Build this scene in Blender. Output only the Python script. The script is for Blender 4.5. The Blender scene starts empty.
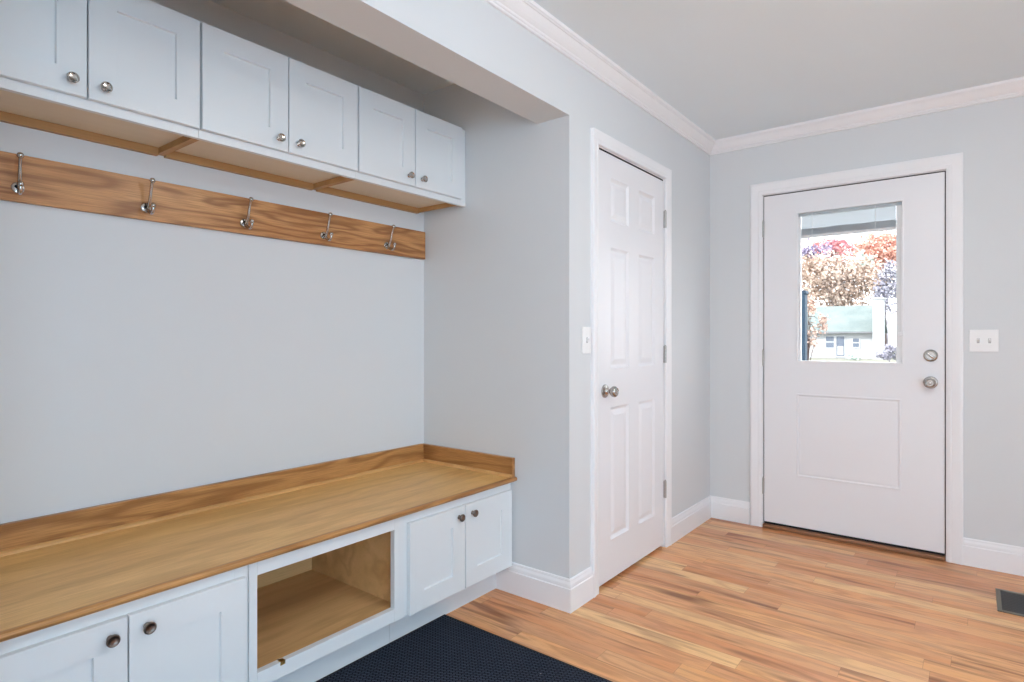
import bpy, bmesh, math, random
from mathutils import Vector, Matrix
PI = math.pi
SC = bpy.context.scene
COL = SC.collection
random.seed(7)

# ------------------------------------------------------------------ materials
def lin(r, g, b):
    def f(c):
        c /= 255.0
        return c / 12.92 if c <= 0.04045 else ((c + 0.055) / 1.055) ** 2.4
    return (f(r), f(g), f(b), 1.0)

def new_mat(name):
    m = bpy.data.materials.new(name)
    m.use_nodes = True
    nt = m.node_tree
    nt.nodes.clear()
    out = nt.nodes.new('ShaderNodeOutputMaterial')
    b = nt.nodes.new('ShaderNodeBsdfPrincipled')
    nt.links.new(b.outputs[0], out.inputs[0])
    return m, nt, b

class NT:
    """small helper around a node tree"""
    def __init__(s, nt): s.nt = nt
    def n(s, kind, **kw):
        nd = s.nt.nodes.new(kind)
        for k, v in kw.items(): setattr(nd, k, v)
        return nd
    def put(s, sock, v):
        if v is None: return
        if isinstance(v, bpy.types.NodeSocket): s.nt.links.new(v, sock)
        else: sock.default_value = v
    def math(s, op, a, b=None, c=None):
        nd = s.n('ShaderNodeMath', operation=op)
        s.put(nd.inputs[0], a); s.put(nd.inputs[1], b); s.put(nd.inputs[2], c)
        return nd.outputs[0]
    def mix(s, f, a, b, mode='MIX'):
        nd = s.n('ShaderNodeMix', data_type='RGBA', blend_type=mode)
        s.put(nd.inputs[0], f); s.put(nd.inputs[6], a); s.put(nd.inputs[7], b)
        return nd.outputs[2]
    def coords(s, scale=(1, 1, 1), loc=(0, 0, 0), rot=(0, 0, 0)):
        tc = s.n('ShaderNodeTexCoord'); mp = s.n('ShaderNodeMapping')
        s.nt.links.new(tc.outputs['Object'], mp.inputs['Vector'])
        mp.inputs['Scale'].default_value = scale
        mp.inputs['Location'].default_value = loc
        mp.inputs['Rotation'].default_value = rot
        return mp.outputs[0]
    def noise(s, vec, scale, detail=3, rough=0.55, dist=0.0):
        nd = s.n('ShaderNodeTexNoise')
        s.put(nd.inputs['Vector'], vec); nd.inputs['Scale'].default_value = scale
        nd.inputs['Detail'].default_value = detail; nd.inputs['Roughness'].default_value = rough
        nd.inputs['Distortion'].default_value = dist
        return nd.outputs['Fac']
    def ramp(s, f, stops, interp='LINEAR'):
        nd = s.n('ShaderNodeValToRGB'); cr = nd.color_ramp; cr.interpolation = interp
        while len(cr.elements) < len(stops): cr.elements.new(0.5)
        for e, (p, c) in zip(cr.elements, stops): e.position = p; e.color = c
        s.put(nd.inputs[0], f)
        return nd.outputs[0]
    def bump(s, h, strength, dist=0.001):
        nd = s.n('ShaderNodeBump')
        nd.inputs['Strength'].default_value = strength; nd.inputs['Distance'].default_value = dist
        s.put(nd.inputs['Height'], h)
        return nd.outputs[0]

def paint(name, col, rough=0.5, spec=0.5, bump=0.06, scale=260):
    m, nt, b = new_mat(name); t = NT(nt)
    v = t.coords()
    f = t.noise(v, 2.2, 2)
    c2 = tuple(x * 0.975 for x in col[:3]) + (1,)
    nt.links.new(t.mix(f, col, c2), b.inputs['Base Color'])
    b.inputs['Roughness'].default_value = rough
    b.inputs['Specular IOR Level'].default_value = spec
    nt.links.new(t.bump(t.noise(v, scale, 2), bump), b.inputs['Normal'])
    return m

def metal(name, col, rough=0.25):
    m, nt, b = new_mat(name); t = NT(nt)
    f = t.noise(t.coords(), 60, 3)
    nt.links.new(t.mix(f, col, tuple(x * 0.85 for x in col[:3]) + (1,)), b.inputs['Base Color'])
    b.inputs['Metallic'].default_value = 1.0
    b.inputs['Roughness'].default_value = rough
    return m

def plain(name, col, rough=0.6, spec=0.3):
    m, nt, b = new_mat(name); t = NT(nt)
    f = t.noise(t.coords(), 8, 3)
    nt.links.new(t.mix(f, col, tuple(x * 0.88 for x in col[:3]) + (1,)), b.inputs['Base Color'])
    b.inputs['Roughness'].default_value = rough
    b.inputs['Specular IOR Level'].default_value = spec
    return m

def wood(name, axis, light, mid, dark, ring=1.0, rings=34, rough=0.38, contrast=0.5, loc=(0, 0, 0), fibre=0.5):
    """flat-sawn grain: contour lines of a stretched noise, plus fine pores"""
    m, nt, b = new_mat(name); t = NT(nt)
    al, ac = 1.5 * ring, 11.0 * ring
    sc = [ac, ac, ac]; sc[axis] = al
    v = t.coords(tuple(sc), loc)
    n1 = t.noise(v, 1.0, 2, 0.45, 0.25)
    s = t.math('SINE', t.math('MULTIPLY', n1, rings * 1.0))
    s = t.math('MULTIPLY_ADD', s, 0.5, 0.5)
    s = t.math('POWER', s, 1.8)
    sc2 = [420, 420, 420]; sc2[axis] = 9
    v2 = t.coords(tuple(sc2), loc)
    n2 = t.noise(v2, 1.0, 3, 0.6)
    sc3 = [9, 9, 9]; sc3[axis] = 0.9
    n3 = t.noise(t.coords(tuple(sc3), (3, 1, 5)), 1.0, 2)
    base = t.mix(t.ramp(n3, [(0.3, (0, 0, 0, 1)), (0.7, (1, 1, 1, 1))]), light, mid)
    c = t.mix(t.math('MULTIPLY', s, contrast), base, dark)
    pores = t.ramp(n2, [(0.42, (1, 1, 1, 1)), (0.62, (0, 0, 0, 1))])
    c = t.mix(t.math('MULTIPLY', t.math('SUBTRACT', 1.0, pores), fibre * 0.5), c, dark)
    nt.links.new(c, b.inputs['Base Color'])
    b.inputs['Roughness'].default_value = rough
    b.inputs['Specular IOR Level'].default_value = 0.45
    nt.links.new(t.bump(n2, 0.08), b.inputs['Normal'])
    return m

def floor_mat():
    m, nt, b = new_mat('oak_floor'); t = NT(nt)
    tc = t.n('ShaderNodeTexCoord'); sp = t.n('ShaderNodeSeparateXYZ')
    nt.links.new(tc.outputs['Object'], sp.inputs[0])
    X, Y = sp.outputs[0], sp.outputs[1]
    W = 0.083
    xr = t.math('DIVIDE', X, W)
    row = t.math('FLOOR', xr); fx = t.math('FRACT', xr)
    def white(a, b_=None, seed=0.0):
        cb = t.n('ShaderNodeCombineXYZ'); t.put(cb.inputs[0], a); t.put(cb.inputs[1], b_ if b_ is not None else 0.0)
        cb.inputs[2].default_value = seed
        w = t.n('ShaderNodeTexWhiteNoise', noise_dimensions='3D'); nt.links.new(cb.outputs[0], w.inputs['Vector'])
        return w.outputs['Value']
    L = t.math('MULTIPLY_ADD', white(row, None, 1.5), 0.75, 0.62)
    yo = t.math('MULTIPLY_ADD', white(row, None, 3.5), 3.0, 20.0)
    yr = t.math('DIVIDE', t.math('ADD', Y, yo), L)
    col = t.math('FLOOR', yr); fy = t.math('FRACT', yr)
    r1 = white(row, col, 5.5); r2 = white(row, col, 9.5); r3 = white(row, col, 13.5)
    base = t.ramp(r1, [(0.0, lin(206, 132, 82)), (0.2, lin(226, 158, 104)), (0.4, lin(238, 176, 116)),
                       (0.58, lin(214, 142, 92)), (0.72, lin(246, 198, 140)), (0.86, lin(228, 160, 108)), (1.0, lin(186, 112, 70))])
    # grain, shifted per board
    cb = t.n('ShaderNodeCombineXYZ')
    t.put(cb.inputs[0], t.math('MULTIPLY_ADD', r2, 37.0, t.math('MULTIPLY', X, 11.0)))
    t.put(cb.inputs[1], t.math('MULTIPLY_ADD', r3, 53.0, t.math('MULTIPLY', Y, 1.3)))
    t.put(cb.inputs[2], t.math('MULTIPLY', r1, 20.0))
    gv = cb.outputs[0]
    n1 = t.noise(gv, 1.0, 3, 0.5, 0.3)
    s = t.math('MULTIPLY_ADD', t.math('SINE', t.math('MULTIPLY', n1, 42.0)), 0.5, 0.5)
    s = t.math('POWER', s, 2.0)
    c = t.mix(t.math('MULTIPLY', s, 0.36), base, lin(150, 92, 60))
    n4 = t.noise(gv, 0.8, 2, 0.5, 0.4)
    c = t.mix(t.ramp(n4, [(0.40, (0, 0, 0, 1)), (0.72, (0.5, 0.5, 0.5, 1))]), c, lin(226, 178, 132))
    # mineral streaks
    cb2 = t.n('ShaderNodeCombineXYZ')
    t.put(cb2.inputs[0], t.math('MULTIPLY_ADD', r3, 71.0, t.math('MULTIPLY', X, 16.0)))
    t.put(cb2.inputs[1], t.math('MULTIPLY_ADD', r2, 29.0, t.math('MULTIPLY', Y, 1.5)))
    n5 = t.noise(cb2.outputs[0], 1.0, 2, 0.5, 0.5)
    c = t.mix(t.ramp(n5, [(0.565, (0, 0, 0, 1)), (0.74, (0.85, 0.85, 0.85, 1))]), c, lin(118, 70, 46))
    # pores
    cb3 = t.n('ShaderNodeCombineXYZ')
    t.put(cb3.inputs[0], t.math('MULTIPLY', X, 420.0)); t.put(cb3.inputs[1], t.math('MULTIPLY', Y, 12.0))
    n6 = t.noise(cb3.outputs[0], 1.0, 2, 0.6)
    c = t.mix(t.ramp(n6, [(0.52, (0, 0, 0, 1)), (0.72, (0.4, 0.4, 0.4, 1))]), c, lin(150, 94, 62))
    # seams
    ex = t.math('MULTIPLY', t.math('MINIMUM', fx, t.math('SUBTRACT', 1.0, fx)), W)
    ey = t.math('MULTIPLY', t.math('MINIMUM', fy, t.math('SUBTRACT', 1.0, fy)), L)
    e = t.math('MINIMUM', ex, ey)
    seam = t.math('SUBTRACT', 1.0, t.math('SMOOTH_MIN', t.math('DIVIDE', e, 0.0011), 1.0, 0.1))
    seam = t.math('MAXIMUM', seam, 0.0)
    c = t.mix(t.math('MULTIPLY', seam, 0.55), c, lin(96, 58, 38))
    nt.links.new(c, b.inputs['Base Color'])
    b.inputs['Roughness'].default_value = 0.27
    b.inputs['Specular IOR Level'].default_value = 0.36
    h = t.math('SUBTRACT', t.math('MULTIPLY', t.noise(t.coords(), 6, 2), 0.4), seam)
    nt.links.new(t.bump(h, 0.12, 0.001), b.inputs['Normal'])
    return m

def mat_weave():
    m, nt, b = new_mat('mat_weave'); t = NT(nt)
    v = t.coords((1, 1, 1), (0, 0, 0), (0, 0, PI / 4))
    br = t.n('ShaderNodeTexBrick'); nt.links.new(v, br.inputs['Vector'])
    br.inputs['Scale'].default_value = 44
    br.inputs['Color1'].default_value = (1, 1, 1, 1); br.inputs['Color2'].default_value = (0.8, 0.8, 0.8, 1)
    br.inputs['Mortar'].default_value = (0, 0, 0, 1); br.inputs['Mortar Size'].default_value = 0.11
    br.inputs['Brick Width'].default_value = 0.9; br.inputs['Row Height'].default_value = 0.45
    br.inputs['Mortar Smooth'].default_value = 0.6
    n = t.noise(t.coords(), 900, 2)
    big = t.noise(t.coords(), 5, 3)
    c = t.mix(br.outputs['Color'], lin(6, 7, 11), lin(74, 82, 98))
    c = t.mix(t.math('MULTIPLY', n, 0.35), c, lin(20, 24, 34))
    c = t.mix(t.math('MULTIPLY', big, 0.35), c, lin(20, 24, 34))
    vo = t.n('ShaderNodeTexVoronoi'); nt.links.new(t.coords(), vo.inputs['Vector']); vo.inputs['Scale'].default_value = 9
    sp = t.math('LESS_THAN', vo.outputs['Distance'], 0.028)
    c = t.mix(t.math('MULTIPLY', sp, 0.6), c, lin(170, 172, 178))
    nt.links.new(c, b.inputs['Base Color'])
    b.inputs['Roughness'].default_value = 0.95; b.inputs['Specular IOR Level'].default_value = 0.1
    nt.links.new(t.bump(br.outputs['Color'], 0.8, 0.003), b.inputs['Normal'])
    return m

def glass_mat(name='window_glass', tint=(0.98, 0.982, 0.985, 1)):
    m = bpy.data.materials.new(name); m.use_nodes = True
    nt = m.node_tree; nt.nodes.clear(); t = NT(nt)
    out = t.n('ShaderNodeOutputMaterial'); tr = t.n('ShaderNodeBsdfTransparent'); gl = t.n('ShaderNodeBsdfGlossy')
    tr.inputs[0].default_value = tint; gl.inputs['Roughness'].default_value = 0.02
    fr = t.n('ShaderNodeFresnel'); fr.inputs[0].default_value = 1.45
    mx = t.n('ShaderNodeMixShader'); ge = t.n('ShaderNodeNewGeometry')
    nt.links.new(t.math('MULTIPLY', fr.outputs[0], t.math('SUBTRACT', 1.0, ge.outputs['Backfacing'])), mx.inputs[0]); nt.links.new(tr.outputs[0], mx.inputs[1]); nt.links.new(gl.outputs[0], mx.inputs[2])
    nt.links.new(mx.outputs[0], out.inputs[0])
    return m

def emit_mat(name, col, strength):
    m = bpy.data.materials.new(name); m.use_nodes = True
    nt = m.node_tree; nt.nodes.clear(); t = NT(nt)
    out = t.n('ShaderNodeOutputMaterial'); e = t.n('ShaderNodeEmission')
    e.inputs[0].default_value = col; e.inputs[1].default_value = strength
    nt.links.new(e.outputs[0], out.inputs[0])
    return m

def leaf_mat(name, c1, c2, c3, scale=1.6):
    m, nt, b = new_mat(name); t = NT(nt)
    n = t.noise(t.coords(), scale, 3)
    c = t.ramp(n, [(0.30, c1), (0.5, c2), (0.70, c3)])
    nt.links.new(c, b.inputs['Base Color'])
    b.inputs['Roughness'].default_value = 0.8; b.inputs['Specular IOR Level'].default_value = 0.1
    return m

WALL = paint('wall_paint', lin(217, 220, 222), 0.6, 0.3)
CEIL = paint('ceiling_paint', lin(230, 241, 247), 0.8, 0.2)
TRIM = paint('trim_paint', lin(240, 240, 242), 0.32, 0.5, 0.02)
DOORW = paint('door_paint', lin(236, 236, 239), 0.34, 0.5, 0.03)
CAB = paint('cabinet_paint', lin(224, 228, 230), 0.30, 0.5, 0.015)
PLATE = paint('switch_plastic', lin(238, 238, 238), 0.3, 0.5, 0.0)
BLIND = paint('blind_vinyl', lin(196, 212, 220), 0.45, 0.4, 0.0)
def translucent(name, col, f=.55):
    m, nt, b = new_mat(name); t = NT(nt)
    b.inputs['Base Color'].default_value = col; b.inputs['Roughness'].default_value = .45
    tl = t.n('ShaderNodeBsdfTranslucent'); tl.inputs[0].default_value = col
    mx = t.n('ShaderNodeMixShader'); mx.inputs[0].default_value = f
    nt.links.new(b.outputs[0], mx.inputs[1]); nt.links.new(tl.outputs[0], mx.inputs[2])
    nt.links.new(mx.outputs[0], [n for n in nt.nodes if n.type == 'OUTPUT_MATERIAL'][0].inputs[0])
    return m
BLIND = translucent('blind_vinyl', lin(206, 212, 216), .35)
NICKEL = metal('satin_nickel', (0.48, 0.45, 0.42, 1), 0.26)
CHROME = metal('polished_nickel', (0.55, 0.52, 0.49, 1), 0.14)
BRONZE = metal('aged_bronze', (0.20, 0.165, 0.145, 1), 0.30)
HINGE = metal('hinge_steel', (0.50, 0.49, 0.47, 1), 0.3)
BRASS = metal('brass', (0.75, 0.55, 0.22, 1), 0.35)
DARK = plain('rubber_and_gap_shade', lin(38, 36, 40), 0.8)
BLACK = plain('screw_recess', lin(22, 20, 20), 0.8)
THRESH = plain('threshold_wood', lin(150, 106, 76), 0.4)
VENTF = plain('vent_frame_metal', lin(104, 96, 82), 0.4, 0.5)
VENTD = plain('vent_louver_metal', lin(52, 50, 50), 0.4, 0.5)
FLOOR = floor_mat()
BENCH = wood('oak_bench_top', 0, lin(240, 196, 126), lin(228, 180, 110), lin(168, 116, 60), 0.7, 26, 0.36, 0.3, fibre=0.9)
OAKX = wood('oak_trim_lengthwise', 0, lin(206, 154, 96), lin(190, 136, 80), lin(126, 78, 38), 1.0, 34, 0.34, 0.6, fibre=0.9)
OAKY = wood('oak_trim_crosswise', 1, lin(200, 148, 92), lin(184, 130, 76), lin(124, 78, 38), 1.0, 30, 0.34, 0.55, fibre=0.9)
RAILW = wood('oak_hook_rail', 0, lin(212, 160, 106), lin(190, 134, 82), lin(124, 72, 34), 1.15, 36, 0.36, 0.7, (1.3, 0.4, 2.2), fibre=0.9)
BIRCH = wood('birch_interior', 0, lin(222, 184, 130), lin(208, 168, 112), lin(160, 116, 70), 0.8, 20, 0.45, 0.35, fibre=0.5)
BIRCHB = wood('birch_underside', 0, lin(228, 216, 196), lin(222, 208, 186), lin(200, 182, 154), 0.5, 10, 0.5, 0.2, fibre=0.2)
STRIP = wood('birch_edge_strip', 0, lin(196, 156, 104), lin(182, 140, 90), lin(150, 106, 62), 0.9, 16, 0.5, 0.3)
MATW = mat_weave()
RUBBER = plain('mat_rubber_edge', lin(16, 17, 22), 0.7)
GLASS = glass_mat()

OAKC = wood('oak_cove_strip', 0, lin(226, 176, 114), lin(214, 162, 100), lin(168, 116, 62), 1.0, 20, 0.36, 0.3, fibre=0.6)
# ------------------------------------------------------------------ mesh building
class MB:
    def __init__(s): s.bm = bmesh.new()
    def _merge(s, bm2):
        me = bpy.data.meshes.new('tmp'); bm2.to_mesh(me); bm2.free()
        s.bm.from_mesh(me); bpy.data.meshes.remove(me)
    def box(s, x0, y0, z0, x1, y1, z1, bev=0.0, seg=2):
        b = bmesh.new()
        bmesh.ops.create_cube(b, size=1.0)
        for v in b.verts:
            v.co = Vector(((x0 + x1) / 2 + v.co.x * (x1 - x0), (y0 + y1) / 2 + v.co.y * (y1 - y0), (z0 + z1) / 2 + v.co.z * (z1 - z0)))
        if bev > 0:
            bmesh.ops.bevel(b, geom=list(b.edges), offset=bev, segments=seg, profile=0.5, affect='EDGES')
        s._merge(b); return s
    def lathe(s, prof, origin, axis, seg=28):
        """prof: list of (radius, height along axis)"""
        ax = Vector(axis).normalized()
        a = ax.orthogonal().normalized(); c = ax.cross(a)
        o = Vector(origin); bm = s.bm; rings = []
        for r, h in prof:
            if r < 1e-6: rings.append([bm.verts.new(o + ax * h)])
            else: rings.append([bm.verts.new(o + ax * h + (a * math.cos(2 * PI * i / seg) + c * math.sin(2 * PI * i / seg)) * r) for i in range(seg)])
        for A, B in zip(rings, rings[1:]):
            for i in range(seg):
                j = (i + 1) % seg
                if len(A) == 1 and len(B) == 1: continue
                if len(A) == 1: f = (A[0], B[j], B[i])
                elif len(B) == 1: f = (A[i], A[j], B[0])
                else: f = (A[i], A[j], B[j], B[i])
                bm.faces.new(f)
        for R, flip in ((rings[0], True), (rings[-1], False)):
            if len(R) > 1: bm.faces.new(R[::-1] if flip else R)
        return s
    def tube(s, pts, rad, seg=10):
        pts = [Vector(p) for p in pts]; bm = s.bm
        rads = rad if isinstance(rad, (list, tuple)) else [rad] * len(pts)
        up = None; rings = []
        for i, p in enumerate(pts):
            d = (pts[min(i + 1, len(pts) - 1)] - pts[max(i - 1, 0)]).normalized()
            if up is None: up = d.orthogonal().normalized()
            up = (up - d * up.dot(d)).normalized(); w = d.cross(up)
            rings.append([bm.verts.new(p + (up * math.cos(2 * PI * k / seg) + w * math.sin(2 * PI * k / seg)) * rads[i]) for k in range(seg)])
        for A, B in zip(rings, rings[1:]):
            for k in range(seg):
                j = (k + 1) % seg; bm.faces.new((A[k], A[j], B[j], B[k]))
        bm.faces.new(rings[0][::-1]); bm.faces.new(rings[-1])
        return s
    def sphere(s, c, r, seg=16):
        n = 10
        s.lathe([(r * math.sin(PI * i / n), -r * math.cos(PI * i / n)) for i in range(n + 1)], c, (0, 0, 1), seg); return s
    def strip(s, secs, close=True):
        """loft between sections (lists of points of equal length, closed profiles)"""
        bm = s.bm
        R = [[bm.verts.new(p) for p in sec] for sec in secs]
        n = len(R[0])
        for A, B in zip(R, R[1:]):
            for i in range(n):
                j = (i + 1) % n; bm.faces.new((A[i], A[j], B[j], B[i]))
        bm.faces.new(R[0][::-1]); bm.faces.new(R[-1])
        return s
    def quad(s, pts):
        s.bm.faces.new([s.bm.verts.new(p) for p in pts]); return s
    def panel(s, W, H, T, cells, rings, place, e=0.0015):
        """slab W x H x T, front face with sunk/raised panels; place(u, w, d) maps local to space, d = depth behind the front"""
        bm = s.bm
        xs = sorted(set([e, W - e] + [c for q in cells for c in (q[0], q[2])]))
        zs = sorted(set([e, H - e] + [c for q in cells for c in (q[1], q[3])]))
        V = {}
        def vert(u, w, d):
            k = (round(u, 5), round(w, 5), round(d, 5))
            if k not in V: V[k] = bm.verts.new(place(u, w, d))
            return V[k]
        for i in range(len(xs) - 1):
            for j in range(len(zs) - 1):
                a, b2, c, d2 = xs[i], zs[j], xs[i + 1], zs[j + 1]
                hit = any(abs(q[0] - a) < 1e-6 and abs(q[1] - b2) < 1e-6 and abs(q[2] - c) < 1e-6 and abs(q[3] - d2) < 1e-6 for q in cells)
                if not hit:
                    bm.faces.new((vert(a, b2, 0), vert(c, b2, 0), vert(c, d2, 0), vert(a, d2, 0)))
                else:
                    prev = [vert(a, b2, 0), vert(c, b2, 0), vert(c, d2, 0), vert(a, d2, 0)]
                    for ins, dep in rings:
                        cur = [vert(a + ins, b2 + ins, dep), vert(c - ins, b2 + ins, dep), vert(c - ins, d2 - ins, dep), vert(a + ins, d2 - ins, dep)]
                        for k in range(4):
                            l = (k + 1) % 4; bm.faces.new((prev[k], prev[l], cur[l], cur[k]))
                        prev = cur
                    bm.faces.new(prev)
        f0 = [(x, e) for x in xs] + [(W - e, z) for z in zs[1:]] + [(x, H - e) for x in xs[::-1][1:]] + [(e, z) for z in zs[::-1][1:-1]]
        def outw(u, w):
            return (0 if u <= e else (W if u >= W - e else u), 0 if w <= e else (H if w >= H - e else w))
        n = len(f0)
        A = [vert(u, w, 0) for u, w in f0]
        B = [vert(*outw(u, w), e) for u, w in f0]
        C = [vert(*outw(u, w), T) for u, w in f0]
        for P, Q in ((A, B), (B, C)):
            for k in range(n):
                l = (k + 1) % n; bm.faces.new((P[l], P[k], Q[k], Q[l]))
        bm.faces.new(C[::-1])
        return s
    def build(s, name, mat, parent=None, origin=None, smooth=False, angle=35):
        bm = s.bm
        bmesh.ops.recalc_face_normals(bm, faces=list(bm.faces))
        o_ = Vector(origin) if origin is not None else Vector((0, 0, 0))
        if o_.length > 0: bmesh.ops.translate(bm, verts=list(bm.verts), vec=-o_)
        if smooth:
            lim = math.radians(angle)
            for f in bm.faces: f.smooth = True
            for ed in bm.edges:
                if len(ed.link_faces) == 2 and ed.calc_face_angle(0) > lim: ed.smooth = False
        me = bpy.data.meshes.new(name); bm.to_mesh(me); bm.free()
        me.materials.append(mat)
        ob = bpy.data.objects.new(name, me); COL.objects.link(ob)
        if parent is not None: ob.parent = parent
        else: ob.location = o_
        return ob

def tag(o, label=None, cat=None, group=None, kind=None):
    if label: o['label'] = label
    if cat: o['category'] = cat
    if group: o['group'] = group
    if kind: o['kind'] = kind
    return o

def thing(name, loc, label, cat, group=None, kind=None, rz=0.0):
    e = bpy.data.objects.new(name, None); e.empty_display_size = 0.1
    COL.objects.link(e); e.location = loc; e.rotation_euler = (0, 0, rz)
    return tag(e, label, cat, group, kind)

def copy_tree(o, parent=None):
    c = o.copy(); COL.objects.link(c)
    if parent is not None: c.parent = parent
    for ch in list(o.children): copy_tree(ch, c)
    return c

def struct(name, mb, mat, label, cat, smooth=False, parent=None):
    o = mb.build(name, mat, parent, smooth=smooth)
    return tag(o, label, cat, None, 'structure')

# ------------------------------------------------------------------ dimensions (metres); the camera stands over x = y = 0
XF, YL, ZC = 3.893, 1.383, 2.465          # front wall, left wall, ceiling
XN, YB, XNL = 2.172, 2.288, 0.255         # mudroom niche: right side, back, left side
XB, YR = -2.5, -2.5                       # back and right walls of the room (behind the camera)
HZ, HY = 2.148, 1.555                     # header over the niche

# floor, ceiling
struct('floor', MB().box(XB, YR, -0.12, XF, YB, 0.0), FLOOR, 'glossy natural red oak strip floor', 'floor')
struct('ceiling', MB().box(XB - .12, YR - .12, ZC, XF + .15, YB + .12, ZC + 0.12), CEIL, 'flat pale grey painted ceiling', 'ceiling')

# left wall with closet door opening + header over niche + stretch beside the niche
DX0, DX1, DZ = 2.404, 3.172, 2.083        # closet door rough opening
w = MB()
w.box(XN, YL, 0, DX0, YL + .12, ZC)
w.box(DX1, YL, 0, XF, YL + .12, ZC)
w.box(DX0, YL, DZ, DX1, YL + .12, ZC)
w.box(XNL, YL, HZ, XN, HY, ZC)
w.box(XB, YL, 0, XNL, YL + .12, ZC)
struct('wall_left', w, WALL, 'pale grey wall with the panelled closet door and the header over the niche', 'wall')
struct('wall_niche_back', MB().box(XNL - .12, YB, 0, XN + .12, YB + .12, ZC), WALL, 'pale blue grey back wall of the bench niche', 'wall')
struct('wall_niche_right', MB().box(XN, YL + .12, 0, XN + .12, YB, ZC), WALL, 'blue grey side wall of the niche right of the bench', 'wall')
struct('wall_niche_left', MB().box(XNL - .12, YL + .12, 0, XNL, YB, ZC), WALL, 'pale grey side wall closing the niche on the left', 'wall')
# closet behind the panelled door
w = MB(); w.box(XN + .12, YL + .8, 0, XF, YL + .9, ZC); w.box(XF, YL + .12, 0, XF + .15, YL + .9, ZC)
struct('wall_closet', w, WALL, 'pale grey wall inside the closet behind the panelled door', 'wall')
# front wall with entry door opening
EY0, EY1, EZ = 0.118, 1.050, 2.077
w = MB()
w.box(XF, EY1, 0, XF + .15, YL + .12, ZC)
w.box(XF, YR - .12, 0, XF + .15, EY0, ZC)
w.box(XF, EY0, EZ, XF + .15, EY1, ZC)
struct('wall_front', w, WALL, 'pale grey wall holding the half glass entry door', 'wall')
# right wall and back wall, each with a window opening (behind the camera)
WR = (-1.3, 0.9, 0.55, 2.10)   # x0 x1 z0 z1
WB = (-1.6, 0.5, 0.55, 2.10)   # y0 y1 z0 z1
w = MB()
w.box(XB - .12, YR - .12, 0, WR[0], YR, ZC); w.box(WR[1], YR - .12, 0, XF, YR, ZC)
w.box(WR[0], YR - .12, 0, WR[1], YR, WR[2]); w.box(WR[0], YR - .12, WR[3], WR[1], YR, ZC)
struct('wall_right', w, WALL, 'pale grey wall with a wide window facing the niche', 'wall')
w = MB()
w.box(XB - .12, YR, 0, XB, WB[0], ZC); w.box(XB - .12, WB[1], 0, XB, YL + .12, ZC)
w.box(XB - .12, WB[0], 0, XB, WB[1], WB[2]); w.box(XB - .12, WB[0], WB[3], XB, WB[1], ZC)
struct('wall_back', w, WALL, 'pale grey wall with a wide window facing the entry door', 'wall')
# those two windows
def window(name, horiz, a0, a1, z0, z1, p0, p1, label):
    """horiz: runs along x (True) or y; p0 < p1 across the wall"""
    def bx(mb, u0, c0, w0, u1, c1, w1):
        if horiz: mb.box(u0, c0, w0, u1, c1, w1)
        else: mb.box(c0, u0, w0, c1, u1, w1)
    t = thing(name, ((a0 + a1) / 2, (p0 + p1) / 2, z0) if horiz else ((p0 + p1) / 2, (a0 + a1) / 2, z0), label, 'window', kind='structure')
    o = t.location
    f = MB(); th = 0.05
    bx(f, a0, p0, z0, a0 + th, p1, z1); bx(f, a1 - th, p0, z0, a1, p1, z1)
    bx(f, a0 + th, p0, z0, a1 - th, p1, z0 + th); bx(f, a0 + th, p0, z1 - th, a1 - th, p1, z1)
    mid = (a0 + a1) / 2; bx(f, mid - .03, p0 + .02, z0 + th, mid + .03, p1 - .02, z1 - th)
    f.build('window_frame', TRIM, t, o)
    g = MB(); pm = (p0 + p1) / 2
    bx(g, a0 + th, pm - .003, z0 + th, mid - .03, pm + .003, z1 - th)
    bx(g, mid + .03, pm - .003, z0 + th, a1 - th, pm + .003, z1 - th)
    g.build('pane', GLASS, t, o)
    return t
window('window_1', True, WR[0], WR[1], WR[2], WR[3], YR - .11, YR - .01, 'wide white framed window in the right wall')
window('window_2', False, WB[0], WB[1], WB[2], WB[3], XB - .11, XB - .01, 'wide white framed window in the back wall')

# ------------------------------------------------------------------ mouldings
def run(name, prof, p0, p1, m0, m1, mat, label, cat):
    """moulding along the wall from p0 to p1 (room on the LEFT of p0->p1); prof = (offset into room, z); m = tan mitre at each end:
       +1 inside corner (shorter as it leaves the wall), -1 outside corner, 0 square"""
    p0, p1 = Vector((p0[0], p0[1], 0)), Vector((p1[0], p1[1], 0))
    d = (p1 - p0).normalized(); n = Vector((-d.y, d.x, 0))
    s0 = [p0 + n * o + d * (o * m0) + Vector((0, 0, z)) for o, z in prof]
    s1 = [p1 + n * o - d * (o * m1) + Vector((0, 0, z)) for o, z in prof]
    return struct(name, MB().strip([s0, s1]), mat, label, cat)
B = [(0, 0), (.016, 0), (.016, .100), (.0125, .1035), (.0125, .109), (.0115, .118), (.0075, .130), (.0075, .1345), (.005, .140), (0, .140)]
C0 = 2.390
CR = [(0, C0), (.009, C0), (.011, C0 + .003), (.011, C0 + .007), (.0095, C0 + .009), (.0145, C0 + .012), (.016, C0 + .016), (.016, C0 + .019),
      (.0225, C0 + .0235), (.031, C0 + .031), (.039, C0 + .041), (.046, C0 + .052), (.0475, C0 + .0545), (.054, C0 + .0555), (.056, C0 + .059), (.0605, C0 + .061), (.0605, ZC), (0, ZC)]
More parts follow.
